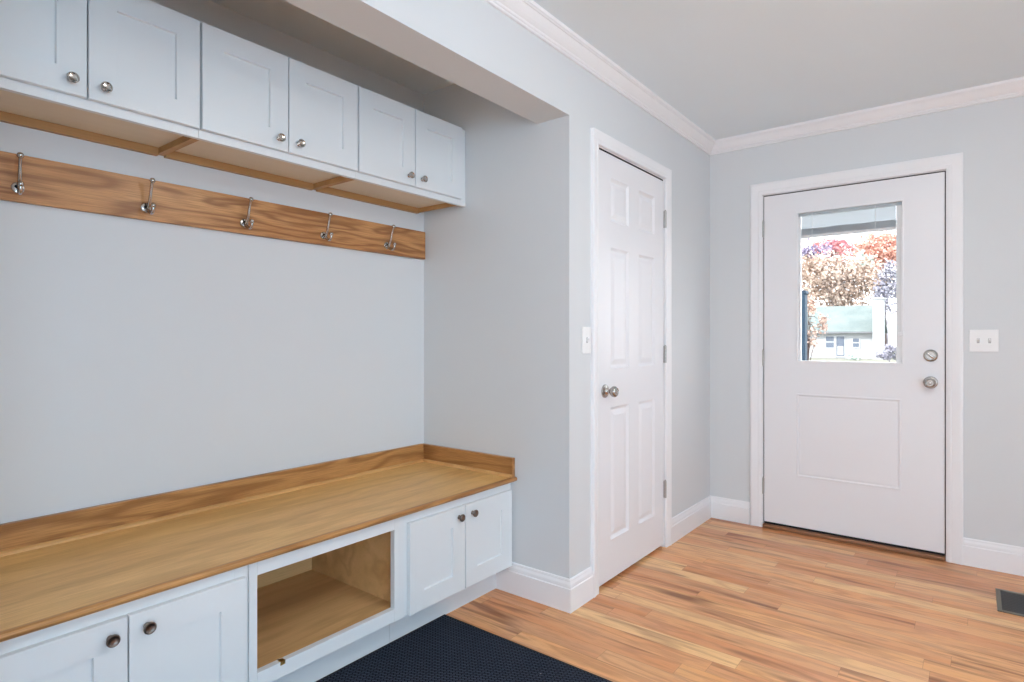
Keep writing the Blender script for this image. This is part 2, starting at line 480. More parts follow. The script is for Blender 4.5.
# crown (walls listed anticlockwise seen from above keep the room on the left)
run('trim_1', CR, (XF, YL), (XB, YL), 1, 1, TRIM, 'white crown moulding along the wall above the niche and closet door', 'crown moulding')
run('trim_2', CR, (XF, YR), (XF, YL), 1, 1, TRIM, 'white crown moulding above the entry door', 'crown moulding')
run('trim_3', CR, (XB, YL), (XB, YR), 1, 1, TRIM, 'white crown moulding along the back wall', 'crown moulding')
run('trim_4', CR, (XB, YR), (XF, YR), 1, 1, TRIM, 'white crown moulding along the right wall', 'crown moulding')
# baseboards
run('baseboard_niche', B, (XN, YL), (XN, 1.787), -1, 0, TRIM, 'tall white baseboard on the niche side wall beside the bench cabinets', 'baseboard')
run('baseboard_pier', B, (2.350, YL), (XN, YL), 0, -1, TRIM, 'short white baseboard left of the closet door', 'baseboard')
run('baseboard_corner', B, (XF, YL), (3.232, YL), 1, 0, TRIM, 'white baseboard between the closet door and the room corner', 'baseboard')
run('baseboard_front', B, (XF, 1.124), (XF, YL), 0, 1, TRIM, 'short white baseboard left of the entry door', 'baseboard')
run('baseboard_right', B, (XF, YR), (XF, .054), 1, 0, TRIM, 'white baseboard right of the entry door under the double switch', 'baseboard')
run('baseboard_left', B, (XNL, YL), (XB, YL), 0, 1, TRIM, 'white baseboard left of the niche', 'baseboard')
run('baseboard_back', B, (XB, YL), (XB, YR), 1, 1, TRIM, 'white baseboard along the back wall', 'baseboard')
run('baseboard_side', B, (XB, YR), (XF, YR), 1, 1, TRIM, 'white baseboard along the right wall', 'baseboard')

def casing(name, a0, a1, z1, wdt, face, out, along, label):
    """U-shaped casing: inner edges a0/a1, head at z1, width wdt; face = wall plane, out = direction into room (-1), along 'x' or 'y'"""
    k = wdt
    prof = [(0, 0), (0, .010), (.004, .0125), (k * .28, .0145), (k * .33, .0125), (k * .42, .0135), (k * .72, .0175), (k * .9, .019), (k - .003, .018), (k, .015), (k, 0)]
    secs = []
    for corner in ((a0, 0, -1, 0), (a0, z1, -1, 1), (a1, z1, 1, 1), (a1, 0, 1, 0)):
        a, z, sa, sz = corner
        sec = []
        for o, pr in prof:
            A, Z = a + sa * o, z + sz * o
            c = face + out * pr
            sec.append(Vector((A, c, Z)) if along == 'x' else Vector((c, A, Z)))
        secs.append(sec)
    return struct(name, MB().strip(secs), TRIM, label, 'door casing', smooth=True)
casing('trim_5', 2.411, 3.170, 2.083, .060, YL, -1, 'x', 'white casing framing the panelled closet door')
casing('trim_6', EY0 + .003, EY1 - .003, 2.077, .073, XF, -1, 'y', 'white casing framing the half glass entry door')

# ------------------------------------------------------------------ closet door (six panels)
cd = thing('door_2', (2.79, YL, 0), 'white six panel closet door with satin nickel knob', 'door', kind='structure'); o = cd.location
SX0, SX1, SZ0, SZ1, FY = 2.414, 3.163, .016, 2.068, YL + .004
def pl(u, w_, d): return Vector((SX0 + u, FY + d, SZ0 + w_))
W_, H_ = SX1 - SX0, SZ1 - SZ0
colsx = [(2.548 - SX0, 2.738 - SX0), (2.850 - SX0, 3.046 - SX0)]
rowsz = [(.207 - SZ0, .848 - SZ0), (1.035 - SZ0, 1.620 - SZ0), (1.748 - SZ0, 1.956 - SZ0)]
cells = [(a, c, b_, d) for a, b_ in colsx for c, d in rowsz]
MB().panel(W_, H_, .035, cells, [(.004, .0035), (.012, .009), (.018, .0095), (.042, .003)], pl).build('slab', DOORW, cd, o)
j = MB()
j.box(DX0 + .001, YL + .002, 0, DX0 + .008, YL + .118, DZ - .001); j.box(DX1 - .007, YL + .002, 0, DX1 - .001, YL + .118, DZ - .001)
j.box(DX0 + .008, YL + .002, DZ - .006, DX1 - .007, YL + .118, DZ - .001)
j.box(DX0 + .008, YL + .042, 0, DX0 + .020, YL + .07, DZ - .006); j.box(DX1 - .019, YL + .042, 0, DX1 - .007, YL + .07, DZ - .006)
j.build('jamb', TRIM, cd, o)
MB().box(SX0 + .001, FY + .003, SZ1 + .0004, SX1 - .001, FY + .033, DZ - .0064).build('top_gap_shade', DARK, cd, o)  # dark strip standing in for the shade in the gap above the slab
def round_knob(parent, origin, c, ax, mat, r=.026, rose=.032):
    """rosette + neck + ball knob; ax points out of the door"""
    k = MB()
    k.lathe([(0, .026), (.010, .026), (.011, .031), (r * .72, .036), (r * .97, .045), (r, .053), (r * .95, .059), (r * .80, .064), (r * .68, .0655), (r * .60, .0635), (r * .34, .0635), (r * .30, .0655), (0, .0662)], c, ax)
    kb = k.build('knob', mat, parent, origin, smooth=True)
    rs = MB().lathe([(0, 0), (rose, 0), (rose, .004), (rose * .93, .008), (rose * .55, .011), (rose * .45, .018), (.0105, .021), (.0105, .028), (0, .028)], c, ax)
    rs.build('rosette', mat, parent, origin, smooth=True)
    return kb
round_knob(cd, o, (2.488, FY, .930), (0, -1, 0), NICKEL)
MB().box(SX0 - .0005, FY + .006, .905, SX0 + .0005, FY + .028, .955).build('latch_plate', NICKEL, cd, o)
for zc in (1.852, 1.090, .328):
    h = MB()
    for i in range(5):
        h.lathe([(0, 0), (.0062, 0), (.0066, .001), (.0066, .0175), (.0062, .0185), (0, .0185)], (3.1665, YL - .006, zc - .0475 + i * .019), (0, 0, 1), 14)
    h.lathe([(0, 0), (.004, 0), (.0048, .003), (.003, .006), (0, .007)], (3.1665, YL - .006, zc + .0475), (0, 0, 1), 12)
    h.box(3.1635, YL - .001, zc - .0475, 3.1695, YL + .004, zc + .0475)
    h.build('hinge', HINGE, cd, o, smooth=True)

# ------------------------------------------------------------------ entry door (half glass)
ed = thing('door_1', (XF, .584, 0), 'white entry door with a raised blind in its glass and two nickel locks', 'door', kind='structure'); o = ed.location
Y0_, Y1_, Z0_, Z1_ = .127, 1.041, .036, 2.066
GX = XF + .003                           # inner face of the slab
GY0, GY1, GZ0, GZ1 = .308, .855, 1.036, 1.947
T_ = .044
s_ = MB()
# slab front with a hole for the glass: four stiles/rails, lower one carries the embossed panel
s_.box(GX, Y0_, GZ0, GX + T_, GY0, GZ1); s_.box(GX, GY1, GZ0, GX + T_, Y1_, GZ1)
s_.box(GX, Y0_, GZ1, GX + T_, Y1_, Z1_)
def pl2(u, w_, d): return Vector((GX + d, Y1_ - u, Z0_ + w_))
s_.panel(Y1_ - Y0_, GZ0 - Z0_, T_, [(Y1_ - .856, .340 - Z0_, Y1_ - .320, .846 - Z0_)],
         [(.003, -.003), (.009, -.003), (.013, .0025), (.018, .003), (.024, .001)], pl2, e=.0004)
s_.build('slab', DOORW, ed, o)
# lite frame
f = MB()
fw = .009
for a in ((GY0, GZ0, GY1, GZ0 + fw), (GY0, GZ1 - fw, GY1, GZ1), (GY0, GZ0 + fw, GY0 + fw, GZ1 - fw), (GY1 - fw, GZ0 + fw, GY1, GZ1 - fw)):
    f.box(GX - .004, a[0], a[1], GX + T_ + .004, a[2], a[3], .001, 1)
f.build('glass_frame', TRIM, ed, o)
gy0, gy1, gz0, gz1 = GY0 + fw, GY1 - fw, GZ0 + fw, GZ1 - fw
MB().box(GX + .006, gy0, gz0, GX + .009, gy1, gz1).build('inner_pane', GLASS, ed, o)
MB().box(GX + .034, gy0, gz0, GX + .037, gy1, gz1).build('outer_pane', GLASS, ed, o)
bl = MB()
z = gz1 - .004
bl.box(GX + .0125, gy0 + .002, gz1 - .018, GX + .0305, gy1 - .002, gz1 - .001)
blind = bl.build('blind', BLIND, ed, o)
sl = MB(); z = gz1 - .020
while z > 1.845:
    # closed, nearly upright slats just under the head rail
    sl.quad([Vector((GX + .019, gy0 + .030, z)), Vector((GX + .019, gy1 - .016, z)), Vector((GX + .0245, gy1 - .016, z - .0145)), Vector((GX + .0245, gy0 + .030, z - .0145))])
    z -= .0122
zs = z - .003
while zs > 1.803:
    sl.box(GX + .0125, gy0 + .030, zs - .0017, GX + .0305, gy1 - .016, zs)
    zs -= .0021
sl.build('slat_stack', BLIND, blind, o)
MB().box(GX + .012, gy0 + .030, 1.786, GX + .031, gy1 - .016, 1.803, .002).build('bottom_rail', PLATE, blind, o)
for y in (.770, .445):
    MB().tube([(GX + .0115, y, gz1 - .004), (GX + .0115, y, 1.80)], .0016, 6).build('ladder_cord', PLATE, blind, o)
tr = MB(); tr.box(GX + .010, gy1 - .014, gz0, GX + .032, gy1, gz1 - .02); tr.box(GX + .010, gy0, gz0, GX + .032, gy0 + .028, gz1 - .02)
tr.build('side_track', PLATE, ed, o)
sd = MB(); sd.box(GX - .012, GY0 + .002, 1.205, GX - .004, GY0 + .012, 1.79, .001, 1); sd.box(GX - .014, GY0 + .0, 1.195, GX - .004, GY0 + .026, 1.215, .002)
sd.build('blind_slider', TRIM, ed, o)
# jamb, weatherstrip, threshold
j = MB()
j.box(XF + .001, EY0 + .0005, 0, XF + .148, EY0 + .004, EZ - .0005); j.box(XF + .001, EY1 - .004, 0, XF + .148, EY1 - .0005, EZ - .0005); j.box(XF + .001, EY0 + .004, EZ - .004, XF + .148, EY1 - .004, EZ - .0005)
j.box(XF + .052, EY0 + .004, .03, XF + .09, EY0 + .022, EZ - .004); j.box(XF + .052, EY1 - .022, .03, XF + .09, EY1 - .004, EZ - .004); j.box(XF + .052, EY0 + .022, EZ - .022, XF + .09, EY1 - .022, EZ - .004)
j.build('jamb', TRIM, ed, o)
ws = MB()
ws.box(XF + .008, EY0 + .0041, .03, XF + .0515, Y0_ - .0004, EZ - .005); ws.box(XF + .008, Y1_ + .0004, .03, XF + .0515, EY1 - .0041, EZ - .005)
ws.box(XF + .008, Y0_, Z1_ + .0004, XF + .0515, Y1_, EZ - .0045)
ws.box(XF + .010, Y0_, .0225, XF + .044, Y1_, Z0_ - .0004)
ws.build('weatherstrip', DARK, ed, o)
MB().box(XF - .020, EY0 + .005, .0005, XF + .15, EY1 - .005, .0215, .005).build('threshold', THRESH, ed, o)
for zc in (1.862, 1.057, .258):
    h = MB()
    for i in range(5):
        h.lathe([(0, 0), (.0066, 0), (.007, .001), (.007, .0185), (.0066, .0195), (0, .0195)], (XF - .006, 1.0445, zc - .05 + i * .02), (0, 0, 1), 14)
    h.lathe([(0, 0), (.004, 0), (.005, .003), (.003, .006), (0, .007)], (XF - .006, 1.0445, zc + .05), (0, 0, 1), 12)
    h.box(XF - .002, 1.0425, zc - .05, XF + .006, 1.0465, zc + .05)
    h.build('hinge', HINGE, ed, o, smooth=True)
round_knob(ed, o, (GX, .188, .943), (-1, 0, 0), NICKEL, .027, .033)
db = MB().lathe([(0, 0), (.033, 0), (.033, .005), (.031, .010), (.026, .013), (.0245, .011), (.022, .011), (.020, .013), (0, .013)], (GX, .188, 1.088), (-1, 0, 0), 32)
dbo = db.build('deadbolt', NICKEL, ed, o, smooth=True)
tt = MB(); tt.box(-.0065, -.021, 0, .0065, .021, .013, .004, 3)
M_ = Matrix.Translation((GX - .013, .188, 1.088)) @ Matrix.Rotation(-PI / 2, 4, 'Y') @ Matrix.Rotation(math.radians(-40), 4, 'Z')
bmesh.ops.transform(tt.bm, matrix=M_, verts=list(tt.bm.verts))
tt.build('thumb_turn', CHROME, dbo, o, smooth=True)

# ------------------------------------------------------------------ switches
def switch(name, c, toggles, wdt, hgt, axis, label):
    """axis 'x' = plate on the front wall (faces -x); 'y' = plate on the left wall (faces -y)"""
    t = thing(name, c, label, 'light switch')
    def P(u, d, w_): return Vector((-d, -u, w_)) if axis == 'x' else Vector((u, -d, w_))
    def bx(mb, u0, d0, w0, u1, d1, w1, bev):
        a, b_ = P(u0, d0, w0), P(u1, d1, w1)
        mb.box(min(a.x, b_.x), min(a.y, b_.y), min(a.z, b_.z), max(a.x, b_.x), max(a.y, b_.y), max(a.z, b_.z), bev)
    m_ = MB(); bx(m_, -wdt / 2, 0, -hgt / 2, wdt / 2, .006, hgt / 2, .0025); m_.build('plate', PLATE, t)
    for u in toggles:
        b_ = MB(); bx(b_, u - .0055, .0058, -.0125, u + .0055, .0072, .0125, .0004)
        bz = b_.build('toggle_slot', plain('toggle_slot_grey', lin(186, 186, 188), .5), t)
        tg = MB()
        tg.strip([[P(u + a * .004, .0065, z_) for a, z_ in ((-1, -.006), (1, -.006), (1, .004), (-1, .004))],
                  [P(u + a * .0033, .0185, z_) for a, z_ in ((-1, .005), (1, .005), (1, .011), (-1, .011))]])
        tg.build('toggle', PLATE, t)
        for z_ in (-.030, .030):
            s2 = MB(); a = P(u, .0058, z_); n_ = P(0, 1, 0)
            s2.lathe([(0, 0), (.0030, 0), (.0030, .0006), (.002, .0012), (0, .0013)], a, n_, 12); s2.build('screw', PLATE, t, smooth=True)
    return t
switch('light_switch', (2.309, YL, 1.173), (0,), .074, .120, 'y', 'white single toggle switch on the wall beside the closet door')
switch('light_switch', (XF, -.036, 1.168), (.023, -.023), .119, .114, 'x', 'white double toggle switch plate right of the entry door')

# ------------------------------------------------------------------ cabinets
def cab_knob(parent, c, mat, r=.0150):
    k = MB().lathe([(0, 0), (.0085, 0), (.0085, .002), (.0055, .005), (.005, .010), (.0065, .013), (r * .93, .0165), (r, .0195), (r * .97, .0222), (r * .86, .0238), (r * .78, .0238), (r * .62, .0212), (r * .30, .0204), (0, .0202)], c, (0, -1, 0), 28)
    return k.build('knob', mat, parent, smooth=True)

SHAKER = [(.0022, .0075), (.0034, .008)]
def shaker_door(parent, x0, x1, z0, z1, yf, stile, knob_x, knob_z, kmat):
    d = MB().panel(x1 - x0, z1 - z0, .019, [(stile, stile, x1 - x0 - stile, z1 - z0 - stile)], SHAKER,
                   lambda u, w_, dd: Vector((x0 + u, yf + dd, z0 + w_))).build('door', CAB, parent)
    cab_knob(d, (knob_x, yf, knob_z), kmat)
    return d

# upper cabinets: built at local x 0..UW, y measured from the wall (negative into the room), z from the bottom of the face frame
UW, UZ = .621, 1.834
def upper():
    t = thing('wall_cabinet', (0, 0, 0), '', 'cabinet', 'white wall cabinets over the hook rail')
    h, yf, d0 = .378, -.297, -.0005         # box height, face-frame front, back
    c = MB()
    c.box(0.0005, yf + .019, 0, .012, d0, h); c.box(UW - .012, yf + .019, 0, UW - .0005, d0, h)
    c.box(.012, yf + .019, h - .012, UW - .012, d0, h); c.box(.012, -.007, .04, UW - .012, d0, h - .012)
    c.build('carcass', STRIP, t)
    MB().box(.012, yf + .019, .021, UW - .012, -.007, .033).build('bottom_panel', BIRCHB, t)
    MB().box(.012, -.020, -.006, UW - .012, d0, .021).build('hanging_rail', STRIP, t)
    f = MB()
    f.box(0.0004, yf, 0, .038, yf + .019, h, .0006, 1); f.box(UW - .038, yf, 0, UW - .0004, yf + .019, h, .0006, 1)
    f.box(.038, yf, 0, UW - .038, yf + .019, .038); f.box(.038, yf, h - .030, UW - .038, yf + .019, h)
    f.build('face_frame', CAB, t)
    m = UW / 2
    shaker_door(t, .004, m - .002, .027, h - .004, yf - .020, .070, m - .040, .066, CHROME)
    shaker_door(t, m + .002, UW - .004, .027, h - .004, yf - .020, .070, m + .040, .066, CHROME)
    return t
up = upper()
UL = ['white two door wall cabinet at the left end above the oak hook rail', 'middle white two door wall cabinet of the row above the oak hook rail',
      'white two door wall cabinet next to the niche side wall above the hook rail']
for i, lab in enumerate(UL):
    t = up if i == 0 else copy_tree(up)
    t.location = (.268 + i * UW, YB, UZ); t['label'] = lab

MB().box(UW, -.297, 0, UW + .0395, -.278, .378, .0006, 1).build('filler_strip', CAB, t)
# lower cabinets
LZ0, LZ1, LY = .128, .5155, 1.703
def lower_shell(t, x0, x1, o, inner):
    c = MB()
    c.box(x0 + .0005, LY + .019, LZ0, x0 + .016, YB - .001, LZ1); c.box(x1 - .016, LY + .019, LZ0, x1 - .0005, YB - .001, LZ1)
    c.box(x0 + .016, LY + .019, LZ0 + .030, x1 - .016, YB - .001, LZ0 + .046); c.box(x0 + .016, YB - .012, LZ0 + .046, x1 - .016, YB - .001, LZ1)
    c.build('carcass', inner, t, o)
    MB().box(x0 + .0005, LY + .080, 0, x1 - .0005, LY + .096, LZ0).build('toe_kick', CAB, t, o)
def lower_doors(x0, x1, split, lab):
    t = thing('base_cabinet', ((x0 + x1) / 2, LY, 0), lab, 'cabinet', 'white two door cabinets under the oak bench'); o = t.location.copy()
    lower_shell(t, x0, x1, o, BIRCH)
    f = MB()
    f.box(x0 + .0004, LY, LZ0, x0 + .04, LY + .019, LZ1, .0006, 1); f.box(x1 - .04, LY, LZ0, x1 - .0004, LY + .019, LZ1, .0006, 1)
    f.box(x0 + .04, LY, LZ0, x1 - .04, LY + .019, LZ0 + .045); f.box(x0 + .04, LY, LZ1 - .045, x1 - .04, LY + .019, LZ1)
    f.build('face_frame', CAB, t, o)
    L0, L1 = x0 + .015, x1 - .015
    for (a, b_, kx) in ((L0, split - .0018, split - .040), (split + .0018, L1, split + .042)):
        d = MB().panel(b_ - a, .350, .019, [(.073, .073, b_ - a - .073, .350 - .073)], SHAKER,
                       lambda u, w_, dd: Vector((a + u, LY - .0195 + dd, .131 + w_))).build('door', CAB, t, o)
        k = MB().lathe([(0, 0), (.0085, 0), (.0085, .002), (.0055, .005), (.005, .010), (.0065, .013), (.0142, .0165), (.0155, .0195), (.0150, .0222), (.0133, .0238), (.0121, .0238), (.0096, .0214), (.0046, .0206), (0, .0204)], (kx, LY - .0195, .441), (0, -1, 0), 28)
        k.build('knob', BRONZE, d, o, smooth=True)
    return t
lower_doors(.2585, .903, .581, 'white two door cabinet under the left end of the oak bench')
lower_doors(1.5115, 2.1685, 1.8365, 'white two door cabinet under the right end of the oak bench by the side wall')
# open cubby
x0, x1 = .9035, 1.511
t = thing('cubby_cabinet', ((x0 + x1) / 2, LY, 0), 'white framed open cubby with bare wood inside in the middle of the bench', 'cabinet'); o = t.location.copy()
lower_shell(t, x0, x1, o, BIRCH)
f = MB(); q = (.930, .176, 1.464, .470)
f.box(x0 + .0004, LY - .004, LZ0, q[0], LY + .019, LZ1, .0008, 1); f.box(q[2], LY - .004, LZ0, x1 - .0004, LY + .019, LZ1, .0008, 1)
f.box(q[0], LY - .004, LZ0, q[2], LY + .019, q[1], .0008, 1); f.box(q[0], LY - .004, q[3], q[2], LY + .019, LZ1, .0008, 1)
f.build('face_frame', CAB, t, o)
g = MB(); g.box(1.005, LY - .0055, .166, 1.021, LY - .004, .1765); g.box(1.005, LY - .0055, .1765, 1.021, LY + .012, .178); g.lathe([(0, 0), (.0035, 0), (.003, .0015), (0, .002)], (1.013, LY - .0055, .170), (0, -1, 0), 12)
tag(g.build('catch_plate', BRASS, t, o), 'small brass catch on the bottom rail')

# bench top
t = thing('bench_top', ((XNL + XN) / 2, 1.98, .516), 'long oak bench top with low splash boards over the white cabinets', 'bench'); o = t.location.copy()
BZ = .540
MB().box(XNL + .002, 1.684, .516, XN - .001, YB - .001, BZ).build('board', BENCH, t, o)
nose = []
for x in (XNL + .002, XN - .001):
    pr = [(1.684, .520), (1.684, BZ + .0003), (1.678, BZ + .0003), (1.672, BZ - .001), (1.6685, BZ - .004), (1.667, BZ - .0095), (1.6685, BZ - .015), (1.672, BZ - .0185), (1.678, .520)]
    nose.append([Vector((x, y, z)) for y, z in pr])
MB().strip(nose).build('front_nosing', OAKX, t, o, smooth=True)
MB().box(XNL + .002, YB - .020, BZ, XN - .0205, YB - .001, .630, .002).build('back_splash', OAKX, t, o)
MB().box(XN - .020, 1.680, BZ, XN - .001, YB - .001, .628, .002).build('side_splash', OAKY, t, o)
r = .012
cov = [(0, 0), (r, 0), (r * .92, r * .38), (r * .71, r * .71), (r * .38, r * .92), (0, r)]
MB().strip([[Vector((x, YB - .020 - a, BZ + b_)) for a, b_ in cov] for x in (XNL + .002, XN - .033)]).build('back_quarter_round', OAKC, t, o, smooth=True)
MB().strip([[Vector((XN - .020 - a, y, BZ + b_)) for a, b_ in cov] for y in (1.682, YB - .0205)]).build('side_quarter_round', OAKC, t, o, smooth=True)

# ------------------------------------------------------------------ hook rail and hooks
hr = MB().box(XNL + .002, YB - .020, 1.594, 2.163, YB - .001, 1.737, .0015).build('hook_rail', RAILW, None, (1.2, YB, 1.594))
tag(hr, 'long flat oak board on the niche wall carrying five coat hooks', 'hook rail')
def hook():
    t = thing('coat_hook', (0, 0, 0), '', 'hook', 'nickel coat hooks on the oak rail')
    # local: rosette centre at origin, -y into the room
    b_ = MB().lathe([(0, 0), (.0168, 0), (.0168, .0025), (.0150, .0048), (.009, .006), (.0085, .0075), (0, .008)], (0, 0, 0), (0, -1, 0), 24)
    bo = b_.build('base', CHROME, t, smooth=True)
    MB().lathe([(0, .0078), (.0048, .0078), (.0045, .0098), (.0025, .0108), (0, .011)], (-.0035, 0, .002), (0, -1, 0), 14).build('screw', BLACK, bo, smooth=True)
    def bez(P, n=14):
        P = [Vector(p) for p in P]; out = []
        for i in range(n + 1):
            u = i / n; v = 1 - u
            out.append(P[0] * v**3 + P[1] * 3 * v * v * u + P[2] * 3 * v * u * u + P[3] * u**3)
        return out
    u_ = MB(); pts = bez([(.003, -.004, -.004), (.003, -.030, .006), (.003, -.030, .050), (.003, -.046, .084)])
    u_.tube(pts, [.0062 - .0020 * i / 14 for i in range(15)], 12); u_.sphere((.003, -.048, .088), .0092)
    u_.build('upper_prong', CHROME, t, smooth=True)
    l_ = MB(); pts = bez([(.003, -.004, -.004), (.003, -.030, -.024), (.003, -.054, -.034), (.003, -.054, -.002)])
    l_.tube(pts, [.0066 - .0018 * i / 14 for i in range(15)], 12); l_.sphere((.003, -.054, .002), .0088)
    l_.build('lower_prong', CHROME, t, smooth=True)
    return t
hk = hook()
HL = ['leftmost of the five double nickel coat hooks on the oak rail', 'second nickel coat hook from the left on the oak rail',
      'middle one of the five nickel coat hooks on the oak rail', 'fourth nickel coat hook from the left on the oak rail', 'rightmost nickel coat hook nearest the niche side wall']
for i, (x, lab) in enumerate(zip((.487, .836, 1.186, 1.547, 1.903), HL)):
    t = hk if i == 0 else copy_tree(hk)
    t.location = (x, YB - .0199, 1.635); t['label'] = lab
    t.rotation_euler = (0, 0, math.radians((-9, 0, 1, 0, 2)[i]))

# ------------------------------------------------------------------ floor mat and floor register
t = thing('floor_mat', (1.06, 1.33, 0), 'black woven door mat lying on the oak floor along the bench', 'mat')
mx0, mx1, my0, my1 = -.755, .752, -.46, .452
MB().box(mx0 + .012, my0 + .012, .001, mx1 - .012, my1 - .012, .0085, .002).build('woven_pile', MATW, t)
e_ = MB()
for a in ((mx0, my0, mx1, my0 + .0118), (mx0, my1 - .0118, mx1, my1), (mx0, my0 + .0118, mx0 + .0118, my1 - .0118), (mx1 - .0118, my0 + .0118, mx1, my1 - .0118)):
    e_.box(a[0], a[1], .0003, a[2], a[3], .006, .0015, 1)
e_.build('rubber_edge', RUBBER, t)

t = thing('floor_register', (3.457, -.148, 0), 'dark metal floor vent set in the oak floor near the entry door', 'vent')
f = MB(); a, b_ = .145, .072
f.box(-a, -b_, .0003, a, -b_ + .017, .005, .0015, 1); f.box(-a, b_ - .017, .0003, a, b_, .005, .0015, 1)
f.box(-a, -b_ + .017, .0003, -a + .020, b_ - .017, .005, .0015, 1); f.box(a - .020, -b_ + .017, .0003, a, b_ - .017, .005, .0015, 1)
f.build('frame', VENTF, t)
MB().box(-a + .02, -b_ + .017, .0003, a - .02, b_ - .017, .001).build('duct_opening', BLACK, t)
for i in range(12):
    x = -a + .032 + i * (2 * a - .064) / 11
    m_ = MB(); m_.strip([[Vector((x - .006, y, .0012)), Vector((x - .0045, y, .0012)), Vector((x + .006, y, .0042)), Vector((x + .0045, y, .0042))] for y in (-b_ + .017, b_ - .017)])
    m_.build('louver', VENTD, t)

# ------------------------------------------------------------------ ceiling lamp (just outside the picture)
t = thing('ceiling_light', (1.76, -.20, ZC), 'round flush ceiling lamp with a frosted glass bowl', 'lamp')
MB().lathe([(0, -.001), (.070, -.001), (.072, -.010), (.060, -.024), (.014, -.030), (.012, -.120), (.0, -.120)], (0, 0, 0), (0, 0, 1), 40).build('canopy', NICKEL, t, smooth=True)
LAMP = emit_mat('lamp_glow', (0.97, 0.94, 0.885, 1), 44.0)
MB().lathe([(0, -.125), (.165, -.125), (.175, -.132), (.170, -.150), (.140, -.185), (.095, -.208), (.045, -.220), (0, -.223)], (0, 0, 0), (0, 0, 1), 40).build('bowl', LAMP, t, smooth=True)

# ------------------------------------------------------------------ outside
YAW = math.atan2(463, 592); CH = 1.185
def at(u, v, X):
    """point on the plane x = X seen along the viewing ray of a picture position"""
    a, b_ = (u - 512) / 592.0, (337.5 - v) / 592.0
    dx = math.cos(YAW) + math.sin(YAW) * a; dy = math.sin(YAW) - math.cos(YAW) * a
    k = X / dx
    return Vector((X, dy * k, CH + b_ * k))
GZ = -.68
GRASS = plain('lawn', lin(128, 128, 116), .9, .1)
g = MB().box(XF + .16, -40, GZ - .2, 130, 80, GZ).build('ground', GRASS); tag(g, 'pale lawn outside the entry door', 'ground', None, 'structure')
st = MB().box(XF + .152, .0, GZ, XF + 1.1, 1.2, -.02).build('porch', plain('porch_concrete', lin(120, 118, 116), .9)); tag(st, 'concrete porch slab outside the entry door', 'porch', None, 'structure')

SIDING = plain('house_siding', lin(176, 178, 180), .8, .1)
ROOF = leaf_mat('roof_shingles', lin(104, 114, 113), lin(112, 122, 120), lin(122, 130, 128), .8)
PANE = plain('far_window_glass', lin(92, 102, 118), .3, .5)
HX = 60.0
pr_ = at(875, 331, HX).y; pl_ = at(778, 331, HX).y; ze = at(850, 331, HX).z; zr = at(850, 305.8, HX + 3.5).z
hs = thing('house', (HX + 3.5, (pr_ + pl_) / 2, GZ), 'white house with a pale gable roof seen through the door glass', 'house'); o = hs.location.copy()
w = MB(); w.box(HX, pr_, GZ, HX + 7, pl_, ze)
w.strip([[Vector((HX + .01, y, ze)), Vector((HX + 6.99, y, ze)), Vector((HX + 3.5, y, zr - .12))] for y in (pr_ + .01, pl_ - .01)])
w.build('wall', SIDING, hs, o)
r_ = MB()
for s1 in (-1, 1):
    pts = [(s1 * 3.95, ze - .17), (s1 * 3.95, ze - .03), (0, zr), (0, zr - .12)]
    r_.strip([[Vector((HX + 3.5 + a, y, z)) for a, z in pts] for y in (pr_ - .2, pl_ + .2)])
r_.build('roof', ROOF, hs, o)
gt = MB().box(HX - .62, pr_ - .2, ze - .20, HX - .46, pl_ + .2, ze - .08).build('gutter', plain('gutter_grey', lin(116, 118, 122), .5), hs, o)
ch = MB(); cz = at(878, 298, HX).z; cr_, cl_ = at(884, 300, HX).y, at(874, 300, HX).y
ch.box(HX - .9, cr_, GZ, HX + .6, cl_, cz - .15); ch.box(HX - .98, cr_ - .08, cz - .15, HX + .68, cl_ + .08, cz); ch.build('chimney', SIDING, hs, o)
def house_win(u0, v0, u1, v1, door=False):
    a, b_ = at(u1, v1, HX), at(u0, v0, HX)
    y0, y1, z0, z1 = a.y, b_.y, a.z, b_.z
    f = MB(); k = .10
    f.box(HX - .06, y0 - k, z0 - k, HX - .005, y0, z1 + k); f.box(HX - .06, y1, z0 - k, HX - .005, y1 + k, z1 + k)
    f.box(HX - .06, y0, z1, HX - .005, y1, z1 + k); f.box(HX - .06, y0, z0 - k, HX - .005, y1, z0)
    if not door:
        f.box(HX - .055, y0, (z0 + z1) / 2 - .05, HX - .005, y1, (z0 + z1) / 2 + .05)
    fo = f.build('window' if not door else 'house_door', SIDING, hs, o)
    MB().box(HX - .03, y0, z0, HX - .005, y1, z1).build('pane', PANE, fo, o)
    return fo
house_win(826, 336.5, 834, 347.5); house_win(853, 338.5, 859, 347)
hd = house_win(836.5, 336.5, 844.5, 356, True)
a, b_ = at(843.5, 355, HX), at(837.5, 346, HX)
MB().box(HX - .05, a.y, a.z, HX - .03, b_.y, b_.z).build('door_panel', SIDING, hd, o)

